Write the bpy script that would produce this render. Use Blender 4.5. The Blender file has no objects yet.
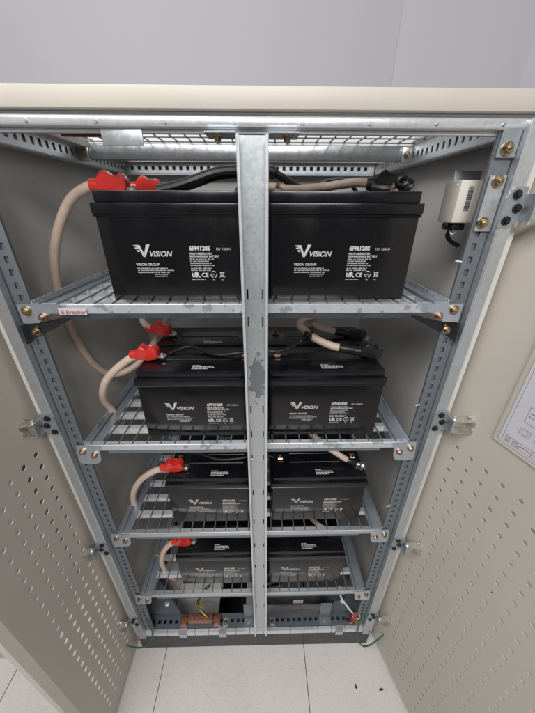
import bpy, bmesh, math, random
from mathutils import Vector, Matrix
random.seed(7)
sc = bpy.context.scene
COL = sc.collection
V = Vector

# ------------------------------------------------------------------ materials
def nodes_mat(name):
    m = bpy.data.materials.new(name); m.use_nodes = True
    nt = m.node_tree
    return m, nt, nt.nodes['Principled BSDF']
def N(nt, t, **kw):
    n = nt.nodes.new(t)
    for k, v in kw.items():
        if k in n.inputs: n.inputs[k].default_value = v
        else: setattr(n, k, v)
    return n
def ramp(nt, fac, stops):
    r = nt.nodes.new('ShaderNodeValToRGB')
    e = r.color_ramp.elements
    e[0].position, e[0].color = stops[0][0], (*stops[0][1], 1)
    e[1].position, e[1].color = stops[-1][0], (*stops[-1][1], 1)
    for p, c in stops[1:-1]:
        x = e.new(p); x.color = (*c, 1)
    nt.links.new(fac, r.inputs['Fac'])
    return r
def g3(v): return (v, v, v)
def bump(nt, b, h, strength, dist=.001):
    n = nt.nodes.new('ShaderNodeBump'); n.inputs['Strength'].default_value = strength; n.inputs['Distance'].default_value = dist
    nt.links.new(h, n.inputs['Height']); nt.links.new(n.outputs['Normal'], b.inputs['Normal'])

def plain(name, col, rough=.5, metal=0., var=.12, scale=14., spec=.5, bumpy=0., coat=0.):
    m, nt, b = nodes_mat(name)
    tc = N(nt, 'ShaderNodeTexCoord')
    nz = N(nt, 'ShaderNodeTexNoise', Scale=scale, Detail=5., Roughness=.6)
    nt.links.new(tc.outputs['Object'], nz.inputs['Vector'])
    lo = tuple(c*(1-var) for c in col); hi = tuple(min(1, c*(1+var)) for c in col)
    r = ramp(nt, nz.outputs['Fac'], [(.3, lo), (.7, hi)])
    nt.links.new(r.outputs['Color'], b.inputs['Base Color'])
    rr = ramp(nt, nz.outputs['Fac'], [(.3, g3(max(0, rough-.06))), (.7, g3(min(1, rough+.06)))])
    nt.links.new(rr.outputs['Color'], b.inputs['Roughness'])
    b.inputs['Metallic'].default_value = metal
    b.inputs['Specular IOR Level'].default_value = spec
    b.inputs['Coat Weight'].default_value = coat
    if bumpy:
        n2 = N(nt, 'ShaderNodeTexNoise', Scale=900., Detail=2.)
        nt.links.new(tc.outputs['Object'], n2.inputs['Vector'])
        bump(nt, b, n2.outputs['Fac'], bumpy, .0006)
    return m

def galvanised(name, col=(.56, .585, .61), patch=.0, rough=.40, metal=.78, pscale=26., pth=.55, stain=None):
    m, nt, b = nodes_mat(name)
    tc = N(nt, 'ShaderNodeTexCoord')
    vo = N(nt, 'ShaderNodeTexVoronoi', Scale=150.)
    nt.links.new(tc.outputs['Object'], vo.inputs['Vector'])
    nz = N(nt, 'ShaderNodeTexNoise', Scale=9., Detail=6., Roughness=.65)
    nt.links.new(tc.outputs['Object'], nz.inputs['Vector'])
    mx = N(nt, 'ShaderNodeMix', data_type='FLOAT')
    mx.inputs[0].default_value = .62
    nt.links.new(vo.outputs['Color'], mx.inputs[2]); nt.links.new(nz.outputs['Fac'], mx.inputs[3])
    r = ramp(nt, mx.outputs[0], [(.25, tuple(c*.91 for c in col)), (.75, tuple(min(1, c*1.08) for c in col))])
    out = r.outputs['Color']
    if patch:
        n2 = N(nt, 'ShaderNodeTexNoise', Scale=pscale, Detail=3., Roughness=.55)
        nt.links.new(tc.outputs['Object'], n2.inputs['Vector'])
        r2 = ramp(nt, n2.outputs['Fac'], [(pth, g3(0)), (pth+.04, g3(1))])
        m2 = N(nt, 'ShaderNodeMix', data_type='RGBA')
        ml = N(nt, 'ShaderNodeMath', operation='MULTIPLY'); ml.inputs[1].default_value = patch
        nt.links.new(r2.outputs['Color'], ml.inputs[0]); nt.links.new(ml.outputs[0], m2.inputs[0])
        nt.links.new(out, m2.inputs[6]); m2.inputs[7].default_value = (.22, .24, .27, 1)
        out = m2.outputs[2]
    if stain:
        sb = N(nt, 'ShaderNodeVectorMath', operation='SUBTRACT'); sb.inputs[1].default_value = stain[0]
        nt.links.new(tc.outputs['Object'], sb.inputs[0])
        sc2 = N(nt, 'ShaderNodeVectorMath', operation='MULTIPLY'); sc2.inputs[1].default_value = stain[1]
        nt.links.new(sb.outputs[0], sc2.inputs[0])
        ln = N(nt, 'ShaderNodeVectorMath', operation='LENGTH'); nt.links.new(sc2.outputs[0], ln.inputs[0])
        n3 = N(nt, 'ShaderNodeTexNoise', Scale=70., Detail=4.); nt.links.new(tc.outputs['Object'], n3.inputs['Vector'])
        ad = N(nt, 'ShaderNodeMath', operation='MULTIPLY_ADD'); ad.inputs[1].default_value = 1.6; nt.links.new(n3.outputs['Fac'], ad.inputs[0]); nt.links.new(ln.outputs['Value'], ad.inputs[2])
        r4 = ramp(nt, ad.outputs[0], [(.0, g3(1)), (.62, g3(1)), (.68, g3(0))])
        dv = N(nt, 'ShaderNodeMath', operation='MULTIPLY'); dv.inputs[1].default_value = .42; nt.links.new(ad.outputs[0], dv.inputs[0]); nt.links.new(dv.outputs[0], r4.inputs['Fac'])
        m3 = N(nt, 'ShaderNodeMix', data_type='RGBA'); m4 = N(nt, 'ShaderNodeMath', operation='MULTIPLY'); m4.inputs[1].default_value = .75
        nt.links.new(r4.outputs['Color'], m4.inputs[0]); nt.links.new(m4.outputs[0], m3.inputs[0]); nt.links.new(out, m3.inputs[6]); m3.inputs[7].default_value = (.16, .18, .21, 1)
        out = m3.outputs[2]
    nt.links.new(out, b.inputs['Base Color'])
    rr = ramp(nt, mx.outputs[0], [(.2, g3(rough-.04)), (.8, g3(rough+.05))])
    nt.links.new(rr.outputs['Color'], b.inputs['Roughness'])
    b.inputs['Metallic'].default_value = metal
    return m

M = {}
M['beige'] = plain('beige_powder_coat', (.555, .51, .45), .48, var=.03, scale=5, bumpy=.12)
M['beige_side'] = plain('beige_side_sheet', (.58, .57, .54), .38, var=.05, scale=5, bumpy=.1)
M['galv'] = galvanised('galvanised_steel')
M['galv_beam'] = galvanised('shaded_beam_steel', (.50, .52, .54), rough=.30, metal=.9)  # darker base colour carries the roof mesh's shade on the beam
M['galv_dark'] = galvanised('dull_galvanised_steel', (.19, .21, .23), rough=.48, metal=.5)
M['galv_spot'] = galvanised('spangled_steel', (.62, .65, .69), patch=.6, pscale=38., pth=.57, metal=.55)
M['galv_post'] = galvanised('post_steel', (.55, .585, .60), patch=.4, pscale=8., pth=.66, stain=((.030, -.385, 1.585), (38., 10., 12.)))
M['galv_blue'] = galvanised('passivated_steel', (.55, .615, .69), patch=.12, rough=.32, pscale=14.)
M['galv_edge'] = galvanised('bright_steel', (.74, .76, .79), rough=.33, metal=.6)
M['base_steel'] = galvanised('dark_base_steel', (.13, .15, .175), rough=.45, metal=.4)
M['steel_dark'] = plain('dark_steel', (.055, .06, .07), .5, .3, .25, 20)
M['case'] = plain('black_abs_case', (.0045, .0045, .0055), .13, var=.3, scale=9, spec=.5)
M['lid'] = plain('black_abs_lid', (.0045, .0047, .0065), .22, var=.3, scale=9, spec=.5, bumpy=.06)
def dusty(key, amount):
    m = M[key]; nt = m.node_tree; b = nt.nodes['Principled BSDF']
    tc = N(nt, 'ShaderNodeTexCoord')
    n1 = N(nt, 'ShaderNodeTexNoise', Scale=320., Detail=3.); n2 = N(nt, 'ShaderNodeTexNoise', Scale=11., Detail=5., Roughness=.65)
    mp = N(nt, 'ShaderNodeMapping'); mp.inputs['Scale'].default_value = (1, 1, .35)
    nt.links.new(tc.outputs['Object'], n1.inputs['Vector']); nt.links.new(tc.outputs['Object'], mp.inputs['Vector']); nt.links.new(mp.outputs[0], n2.inputs['Vector'])
    r1 = ramp(nt, n1.outputs['Fac'], [(.64, g3(0)), (.76, g3(1))]); r2 = ramp(nt, n2.outputs['Fac'], [(.42, g3(0)), (.75, g3(1))])
    ml = N(nt, 'ShaderNodeMath', operation='MULTIPLY'); nt.links.new(r1.outputs[0], ml.inputs[0]); nt.links.new(r2.outputs[0], ml.inputs[1])
    m2 = N(nt, 'ShaderNodeMath', operation='MULTIPLY'); m2.inputs[1].default_value = amount; nt.links.new(ml.outputs[0], m2.inputs[0])
    old = b.inputs['Base Color'].links[0].from_socket
    mx = N(nt, 'ShaderNodeMix', data_type='RGBA'); nt.links.new(m2.outputs[0], mx.inputs[0]); nt.links.new(old, mx.inputs[6]); mx.inputs[7].default_value = (.3, .29, .27, 1)
    nt.links.new(mx.outputs[2], b.inputs['Base Color'])
    ro = b.inputs['Roughness'].links[0].from_socket
    ad = N(nt, 'ShaderNodeMath', operation='MULTIPLY_ADD'); ad.inputs[1].default_value = .13; nt.links.new(r2.outputs[0], ad.inputs[0]); nt.links.new(ro, ad.inputs[2])
    nt.links.new(ad.outputs[0], b.inputs['Roughness'])
dusty('case', .10); dusty('lid', .25)
M['white_ink'] = plain('white_ink', (.47, .47, .47), .5, var=.08)
M['cable'] = plain('beige_cable_sheath', (.66, .51, .41), .45, var=.08, scale=30)
M['rubber'] = plain('black_rubber', (.014, .014, .015), .4, var=.2, scale=40)
M['red'] = plain('red_vinyl', (.66, .035, .026), .3, var=.1, scale=30, coat=.25)
M['gold'] = plain('yellow_zinc', (.42, .34, .22), .3, 1., .5, 160)
M['yellow'] = plain('yellow_tie', (.6, .45, .03), .4)
M['copper'] = plain('copper', (.44, .31, .25), .33, 1., .4, 140)
M['lug'] = plain('tinned_lug', (.72, .71, .68), .3, 1., .1, 90)
M['earthbar'] = plain('brown_earth_bar', (.22, .085, .048), .4, .25, .2, 50)
M['black_bolt'] = plain('blackened_bolt', (.03, .032, .035), .42, .6, .2, 90)
M['hinge'] = galvanised('hinge_plate_steel', (.42, .46, .49), rough=.4)
M['leaf'] = plain('nickel_leaf', (.70, .67, .62), .28, .85, .08, 50)
M['white'] = plain('white_paint', (.82, .82, .81), .5, var=.03)
M['plastic'] = plain('cream_plastic', (.62, .58, .52), .45, var=.03)
M['green'] = plain('green_wire', (.03, .12, .075), .4, var=.1, scale=60)
M['paper'] = plain('paper', (.60, .585, .63), .7, var=.03, scale=20)
M['ink'] = plain('drawing_ink', (.25, .24, .30), .7, var=.1)
M['redink'] = plain('red_ink', (.30, .12, .11), .7, var=.1)
M['tape'] = plain('label_tape', (.55, .52, .52), .6, var=.06, scale=60)
M['pocket'] = plain('clear_pocket', (.50, .46, .40), .25, var=.03)
M['maroon'] = plain('maroon_strip', (.11, .04, .04), .5, var=.2)
M['crumb'] = plain('dark_crumb', (.05, .04, .035), .8, var=.3, scale=200)
M['wall'] = plain('wall_paint', (.49, .475, .51), .6, var=.025, scale=2.5, bumpy=.12)

def floor_mat():
    m, nt, b = nodes_mat('speckled_vinyl_floor')
    tc = N(nt, 'ShaderNodeTexCoord')
    v = N(nt, 'ShaderNodeTexNoise', Scale=210., Detail=3., Roughness=.6)
    n = N(nt, 'ShaderNodeTexNoise', Scale=3., Detail=6.)
    n2 = N(nt, 'ShaderNodeTexNoise', Scale=55., Detail=4., Roughness=.7)
    for q in (v, n, n2): nt.links.new(tc.outputs['Object'], q.inputs['Vector'])
    r = ramp(nt, v.outputs['Fac'], [(.29, (.46, .41, .38)), (.40, (.645, .61, .58)), (.62, (.69, .655, .625)), (.72, (.73, .70, .68))])
    r2 = ramp(nt, n2.outputs['Fac'], [(.30, g3(.88)), (.44, g3(1))])
    r3 = ramp(nt, n.outputs['Fac'], [(.35, g3(.93)), (.7, g3(1.0))])
    m1 = N(nt, 'ShaderNodeMix', data_type='RGBA', blend_type='MULTIPLY'); m1.inputs[0].default_value = 1
    m2 = N(nt, 'ShaderNodeMix', data_type='RGBA', blend_type='MULTIPLY'); m2.inputs[0].default_value = 1
    nt.links.new(r.outputs[0], m1.inputs[6]); nt.links.new(r2.outputs[0], m1.inputs[7])
    nt.links.new(m1.outputs[2], m2.inputs[6]); nt.links.new(r3.outputs[0], m2.inputs[7])
    nt.links.new(m2.outputs[2], b.inputs['Base Color'])
    b.inputs['Roughness'].default_value = .42
    return m
M['floor'] = floor_mat()
def plinth_mat():
    m, nt, b = nodes_mat('perforated_dark_plinth')
    tc = N(nt, 'ShaderNodeTexCoord')
    mp = N(nt, 'ShaderNodeMapping'); mp.inputs['Rotation'].default_value = (0, math.radians(45), 0); mp.inputs['Scale'].default_value = (1, 1, 1)
    nt.links.new(tc.outputs['Object'], mp.inputs['Vector'])
    ck = N(nt, 'ShaderNodeTexChecker', Scale=115.)
    ck.inputs['Color1'].default_value = (.018, .019, .021, 1); ck.inputs['Color2'].default_value = (.065, .068, .072, 1)
    nt.links.new(mp.outputs[0], ck.inputs['Vector'])
    nt.links.new(ck.outputs['Color'], b.inputs['Base Color'])
    b.inputs['Roughness'].default_value = .5
    return m
M['plinth'] = plinth_mat()
def stripe_wire():
    m, nt, b = nodes_mat('yellow_black_wire')
    tc = N(nt, 'ShaderNodeTexCoord')
    w = N(nt, 'ShaderNodeTexWave', Scale=34., Distortion=2.5)
    w.bands_direction = 'DIAGONAL'
    nt.links.new(tc.outputs['Object'], w.inputs['Vector'])
    r = ramp(nt, w.outputs['Fac'], [(.45, (.02, .02, .02)), (.55, (.55, .45, .05))])
    nt.links.new(r.outputs[0], b.inputs['Base Color'])
    return m
M['yb'] = stripe_wire()

# ------------------------------------------------------------------ mesh builder
class MB:
    def __init__(s): s.bm = bmesh.new()
    def box(s, x0, x1, y0, y1, z0, z1, bv=0, seg=2, X=None):
        r = bmesh.ops.create_cube(s.bm, size=1)
        vs = r['verts']
        T = Matrix.Translation(((x0+x1)/2, (y0+y1)/2, (z0+z1)/2)) @ Matrix.Diagonal((abs(x1-x0), abs(y1-y0), abs(z1-z0), 1))
        bmesh.ops.transform(s.bm, matrix=T, verts=vs)
        if bv:
            es = list({e for v in vs for e in v.link_edges})
            r2 = bmesh.ops.bevel(s.bm, geom=es, offset=bv, segments=seg, affect='EDGES', profile=.5)
            vs = list({v for f in r2['faces'] for v in f.verts} | {v for v in vs if v.is_valid})
        if X is not None: bmesh.ops.transform(s.bm, matrix=X, verts=[v for v in vs if v.is_valid])
        return vs
    def prism(s, pts, n, d, bv=0):
        """polygon of 3-D points extruded along vector n*d"""
        n = V(n)*d
        a = [s.bm.verts.new(V(p)) for p in pts]; b = [s.bm.verts.new(V(p)+n) for p in pts]
        k = len(pts)
        s.bm.faces.new(a); s.bm.faces.new(b[::-1])
        for i in range(k): s.bm.faces.new((a[i], b[i], b[(i+1) % k], a[(i+1) % k]))
    def cyl(s, p0, p1, r0, r1=None, n=14):
        r1 = r0 if r1 is None else r1
        p0, p1 = V(p0), V(p1); ax = (p1-p0); L = ax.length; ax.normalize()
        q = V((0, 0, 1)).rotation_difference(ax).to_matrix().to_4x4()
        r = bmesh.ops.create_cone(s.bm, cap_ends=True, segments=n, radius1=r0, radius2=max(r1, 1e-5), depth=L)
        bmesh.ops.transform(s.bm, matrix=Matrix.Translation((p0+p1)/2) @ q, verts=r['verts'])
    def bolt(s, p, ax, r=.008, washer=True):
        r *= .86
        p = V(p); ax = V(ax).normalized()
        if washer: s.cyl(p-ax*.001, p+ax*.0022, r*1.45, r*1.4, 18)
        s.cyl(p+ax*.002, p+ax*.0085, r, r*.9, 6)
        s.cyl(p+ax*.008, p+ax*.012, r*.5, r*.45, 10)
    def tube(s, pts, r, n=12, flat=1.0, sub=8, caps=True):
        P = [V(p) for p in pts]; C = []
        for i in range(len(P)-1):
            a, b, c, d = P[max(i-1, 0)], P[i], P[i+1], P[min(i+2, len(P)-1)]
            for k in range(sub):
                t = k/sub
                C.append(.5*((2*b)+(c-a)*t+(2*a-5*b+4*c-d)*t*t+(3*b-a-3*c+d)*t**3))
        C.append(P[-1])
        rings = []; up = V((0, 0, 1)); prev = None
        for i, c in enumerate(C):
            t = (C[min(i+1, len(C)-1)]-C[max(i-1, 0)]).normalized()
            if prev is None:
                a = t.cross(up)
                if a.length < .1: a = t.cross(V((0, 1, 0)))
            else: a = prev-t*prev.dot(t)
            a.normalize(); prev = a; b = t.cross(a)
            rr = r(i/(len(C)-1)) if callable(r) else r
            rings.append([s.bm.verts.new(c+a*rr*math.cos(2*math.pi*k/n)+b*rr*flat*math.sin(2*math.pi*k/n)) for k in range(n)])
        for i in range(len(rings)-1):
            for k in range(n):
                f = s.bm.faces.new((rings[i][k], rings[i][(k+1) % n], rings[i+1][(k+1) % n], rings[i+1][k])); f.smooth = True
        if caps: s.bm.faces.new(rings[0][::-1]); s.bm.faces.new(rings[-1])
    def slotted(s, X, us, vs, holes, t):
        """sheet in the local u,v plane (X maps (u, v, w) to the world), cells listed in holes are open; thickness t"""
        vt = {}
        def g(i, j, k):
            if (i, j, k) not in vt: vt[(i, j, k)] = s.bm.verts.new(X @ V((us[i], vs[j], k*t)))
            return vt[(i, j, k)]
        nu, nv = len(us)-1, len(vs)-1
        solid = lambda i, j: 0 <= i < nu and 0 <= j < nv and (i, j) not in holes
        for i in range(nu):
            for j in range(nv):
                if not solid(i, j): continue
                s.bm.faces.new((g(i, j, 0), g(i+1, j, 0), g(i+1, j+1, 0), g(i, j+1, 0)))
                s.bm.faces.new((g(i, j+1, 1), g(i+1, j+1, 1), g(i+1, j, 1), g(i, j, 1)))
                for (di, dj, a, b) in ((-1, 0, (i, j), (i, j+1)), (1, 0, (i+1, j), (i+1, j+1)), (0, -1, (i, j), (i+1, j)), (0, 1, (i, j+1), (i+1, j+1))):
                    if not solid(i+di, j+dj):
                        s.bm.faces.new((g(*a, 0), g(*b, 0), g(*b, 1), g(*a, 1)))
    def perforated(s, X, u0, u1, v0, v1, hu, hv, pitch, r, t, n=16):
        """sheet with round holes centred at every (hu, hv)"""
        h = pitch/2
        bm = s.bm
        def ring(cu, cv, w):
            o = []; inn = []
            for k in range(n):
                a = 2*math.pi*k/n; c, sn = math.cos(a), math.sin(a); m = max(abs(c), abs(sn))
                o.append(bm.verts.new(X @ V((cu+h*c/m, cv+h*sn/m, w)))); inn.append(bm.verts.new(X @ V((cu+r*c, cv+r*sn, w))))
            return o, inn
        for cu in hu:
            for cv in hv:
                o0, i0 = ring(cu, cv, 0); o1, i1 = ring(cu, cv, t)
                for k in range(n):
                    k2 = (k+1) % n
                    bm.faces.new((o0[k], o0[k2], i0[k2], i0[k])); bm.faces.new((o1[k], i1[k], i1[k2], o1[k2]))
                    bm.faces.new((i0[k], i0[k2], i1[k2], i1[k]))
        a, b, c, d = min(hu)-h, max(hu)+h, min(hv)-h, max(hv)+h
        for (p, q, e, f) in ((u0, u1, v0, c), (u0, u1, d, v1), (u0, a, c, d), (b, u1, c, d)):
            for w in (0, t):
                bm.faces.new([bm.verts.new(X @ V((x, y, w))) for x, y in ((p, e), (q, e), (q, f), (p, f))])
    def mesh(s, name, mat, smooth=True, loc=None):
        bm = s.bm
        if loc is not None: bmesh.ops.translate(bm, verts=bm.verts, vec=-V(loc))
        bmesh.ops.recalc_face_normals(bm, faces=bm.faces)
        me = bpy.data.meshes.new(name)
        if smooth:
            for f in bm.faces: f.smooth = True
            for e in bm.edges:
                if len(e.link_faces) == 2 and e.calc_face_angle(0) > math.radians(32): e.smooth = False
        bm.to_mesh(me); bm.free()
        me.materials.append(M[mat] if isinstance(mat, str) else mat)
        return me
def root_of(o):
    while o.parent: o = o.parent
    return o
def part(name, mb, mat, parent, label=None, smooth=True):
    """one mesh object under a thing or a part; mesh given in scene coordinates"""
    L = root_of(parent).location
    o = bpy.data.objects.new(name, mb.mesh(name, mat, smooth, L)); COL.objects.link(o); o.parent = parent
    if label: o['label'] = label
    return o
def thing(name, loc, label, cat, group=None):
    o = bpy.data.objects.new(name, None); COL.objects.link(o); o.location = loc; o.empty_display_size = .05
    o['label'] = label; o['category'] = cat
    if group: o['group'] = group
    return o
def single(name, mb, mat, loc, label, cat, group=None):
    o = bpy.data.objects.new(name, mb.mesh(name, mat, True, loc)); COL.objects.link(o); o.location = loc
    o['label'] = label; o['category'] = cat
    if group: o['group'] = group
    return o
def struct(name, mb, mat):
    o = bpy.data.objects.new(name, mb.mesh(name, mat, False)); COL.objects.link(o); o['kind'] = 'structure'
    return o

# ------------------------------------------------------------------ lettering
def text_into(mb, s, size, X, shear=0., bold=0., align='LEFT', depth=.00025):
    cu = bpy.data.curves.new('lettering', 'FONT'); cu.body = s; cu.size = size; cu.shear = shear; cu.offset = bold
    cu.align_x = align; cu.extrude = depth; cu.resolution_u = 3
    o = bpy.data.objects.new('lettering', cu); COL.objects.link(o)
    bpy.context.view_layer.update()
    me = bpy.data.meshes.new_from_object(o.evaluated_get(bpy.context.evaluated_depsgraph_get()))
    bpy.data.objects.remove(o); bpy.data.curves.remove(cu)
    me.transform(X); mb.bm.from_mesh(me); bpy.data.meshes.remove(me)
def front_X(x, y, z):       # text plane facing -y
    return Matrix.Translation((x, y, z)) @ Matrix.Rotation(math.radians(90), 4, 'X')

# ------------------------------------------------------------------ setting
ZF = -1.99
mb = MB()      # floor tiles, each a slab with a fine seam; one left out for the cable cut-out
xs = [-4.0, -3.3, -2.58, -1.86, -1.145, -.445, .245, .945, 1.645, 2.35, 3.05]
ys = [-3.3, -2.6, -1.9, -1.2, -.5, .2, .9, 1.6]
cut = (-.205, -.055, .115, .30)
def tile(a, b, c, d): mb.box(a+.0021, b-.0021, c+.0021, d-.0021, ZF-.03, ZF, .0007, 1)
tiles = []
for i in range(len(xs)-1):
    for j in range(len(ys)-1): tiles.append((xs[i], xs[i+1], ys[j], ys[j+1]))
for (a, b, c, d) in tiles:
    if a < cut[0] < b:
        for r in ((a, cut[0], c, d), (cut[1], b, c, d)): mb.box(r[0]+(.0011 if r[0] == a else 0), r[1]-(.0011 if r[1] == b else 0), c+.0021, d-.0021, ZF-.03, ZF)
        if c < cut[2] < d: mb.box(cut[0], cut[1], c+.0021, cut[2], ZF-.03, ZF)
        elif c < cut[3] < d: mb.box(cut[0], cut[1], cut[3], d-.0021, ZF-.03, ZF)
        else: mb.box(cut[0], cut[1], c+.0021, d-.0021, ZF-.03, ZF)
    else: tile(a, b, c, d)
struct('floor', mb, 'floor')
mb = MB(); mb.box(-4, 3.05, -3.3, 1.6, ZF-.4, ZF-.34); struct('subfloor', mb, 'steel_dark')
mb = MB(); mb.box(-4, .6445, 1.10, 1.3, ZF+.002, 1.7); struct('wall', mb, 'wall')
mb = MB(); mb.prism([(.645, 1.0994, ZF+.002), (1.17, .99, ZF+.002), (1.75, .52, ZF+.002), (3.0, .52, ZF+.002), (3.0, 1.32, ZF+.002), (.645, 1.32, ZF+.002)], (0, 0, 1), 3.68); struct('wall_column', mb, 'wall')
mb = MB(); mb.box(-4, -1.03, -.035, .25, ZF+.002, .2); struct('wall_panel', mb, 'wall')

# ------------------------------------------------------------------ cabinet
CAB = thing('battery_cabinet', (0, .37, ZF), 'tall beige and galvanised steel battery cabinet with both perforated doors standing open', 'cabinet')
Pt = .0275
# roof: front lip, sides, back, with an opening over the wire mesh
mb = MB()
mb.box(-.64, .60, -.012, .055, .1455, .177, .0014)
mb.box(-.64, -.47, .055, .80, .150, .176); mb.box(.505, .60, .055, .80, .150, .176); mb.box(-.47, .505, .70, .80, .150, .176)
roof = part('roof', mb, 'beige', CAB)
mb = MB()
mb.box(-.47, .505, .412, .4245, .160, .235, .001)
part('light_catch_plate', mb, 'white', roof)  # white plate added to catch lamp light, so the mesh gaps look bright
mb = MB()
x = -.455
while x < .50: mb.cyl((x, .03, .168), (x, .411, .168), .0021, n=6); mb.cyl((x, .4255, .168), (x, .70, .168), .0021, n=6); x += .0415
for y in (.06, .115, .17, .225, .28, .335, .40, .55): mb.cyl((-.47, y, .1645), (.505, y, .1645), .0019, n=6)
part('vent_mesh', mb, 'galv_dark', roof)
# side and back sheets
for s in (-1, 1):
    mb = MB(); mb.box(s*.5565, s*.5775, -.004, .80, -1.92, .1445, .002); part('side_panel', mb, 'beige_side', CAB)
mb = MB(); mb.box(-.556, .556, .775, .79, -1.76, .145); part('back_panel', mb, 'beige_side', CAB)
# top front rail with small dark rivets
mb = MB()
mb.box(-.556, .556, -.008, .034, .120, .1385, .006, 3)
mb.box(-.556, .556, .004, .016, .1135, .1195, .001)
mb.box(-.556, .556, .006, .030, .1390, .1450)
tr = part('top_rail', mb, 'galv_edge', CAB)
for k in range(9):
    mb = MB(); mb.cyl((-.49+k*.1215, -.0075, .1275), (-.49+k*.1215, -.0098, .1275), .0032, .0025, 8); part('rivet', mb, 'hinge', tr)
mb = MB(); mb.box(-.2465, -.172, .000, .004, .094, .1215, .001); part('clip_plate', mb, 'galv', tr)
mb = MB(); mb.box(-.33, -.248, .020, .030, .1115, .1165); part('edge_trim', mb, 'maroon', tr)
# slotted side rails and back rail under the roof
def slot_row(mb, X, length, height, slots, sw, sh, t=.002):
    us = [0]; holes = set(); ui = []
    for c in slots: us += [c-sw/2, c+sw/2]
    us.append(length)
    vs = [0, height/2-sh/2, height/2+sh/2, height]
    for k in range(len(slots)): holes.add((1+2*k, 1))
    mb.slotted(X, us, vs, holes, t)
def frame(o, u, v):
    u, v = V(u), V(v); w = u.cross(v)
    return Matrix(((u.x, v.x, w.x, o[0]), (u.y, v.y, w.y, o[1]), (u.z, v.z, w.z, o[2]), (0, 0, 0, 1)))
for s in (-1, 1):
    mb = MB()
    slot_row(mb, frame((s*.503, .035, .113), (0, 1, 0), (0, 0, 1)), .69, .042, [.03+Pt*k for k in range(24)], .011, .017)
    mb.box(s*.5045, s*.53, .035, .725, .1112, .1132)
    mb.box(s*.525, s*.53, .04, .72, .114, .150)
    part('side_rail', mb, 'galv', CAB)
mb = MB()
slot_row(mb, frame((-.50, .728, .112), (1, 0, 0), (0, 0, 1)), 1.0, .038, [.03+Pt*k for k in range(35)], .0125, .0135)
mb.box(-.50, .50, .728, .76, .108, .1115); mb.box(-.5, .5, .752, .757, .1125, .15)
part('back_rail', mb, 'galv', CAB)
mb = MB()
mb.box(-.498, .498, .402, .410, .120, .1585, .002); mb.box(-.498, .498, .4105, .425, .1195, .123)
for s in (-1, 1): mb.box(s*.470, s*.4985, .396, .4015, .115, .155, .001)
cb = part('cross_beam', mb, 'galv_beam', CAB)
for s in (-1, 1):
    mb = MB(); mb.bolt((s*.484, .396, .135), (0, -1, 0), .0085); part('bolt', mb, 'gold', cb)

# uprights
def upright(s):
    mb = MB()
    zt, zb = .136, -1.862
    L = zt-zb
    cs = [zt-(-.081-Pt*k) for k in range(-4, 65)]
    cs = [c for c in cs if .03 < c < L-.03]
    us = [0]; holes = set()
    for c in cs: us += [c-.0072, c+.0072]
    us.append(L)
    a, b = (.484, .5215)
    wv = [0, .0120, .0222, b-a]
    for k in range(len(cs)): holes.add((1+2*k, 1))
    if s > 0: X = frame((a, 0, zt), (0, 0, -1), (1, 0, 0))
    else: X = frame((-a, 0, zt), (0, 0, -1), (-1, 0, 0))
    mb.slotted(X, us, wv, holes, .0022 if s < 0 else -.0022)
    # closed channel behind the slots, and the forward flange the hinges are bolted to
    mb.box(s*.484, s*.4865, .0026, .0068, zb, zt); mb.box(s*.487, s*.5225, .0046, .0068, zb, zt)
    u = part('upright', mb, 'galv_dark', CAB)
    mb = MB()
    mb.box(s*.5235, s*.5265, -.020, .0345, zb, zt, .0008, 1)
    mb.box(s*.5268, s*.5535, -.0195, -.016, zb, zt, .0012, 1)
    mb.box(s*.5505, s*.5535, -.0155, .02, zb, zt)
    part('flange', mb, 'galv', u)
    # gusset plate at the head
    mb = MB(); mb.box(s*.487, s*.5225, -.006, -.0012, .078, .135, .0008, 1); part('gusset_plate', mb, 'hinge', u)
    mb = MB(); mb.bolt((s*.503, -.0065, .092), (0, -1, 0), .0095); part('bolt', mb, 'gold', u)
    for (q, zz) in ((.466, -.112), (.470, -.498), (.470, -.928)):
        if s > 0:
            mb = MB(); mb.cyl((.4835, -.0005, zz), (q, -.008, zz+.003), .0016, n=6); part('cable_tie', mb, 'white', u)
    return u
UL, UR = upright(-1), upright(1)

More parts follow.
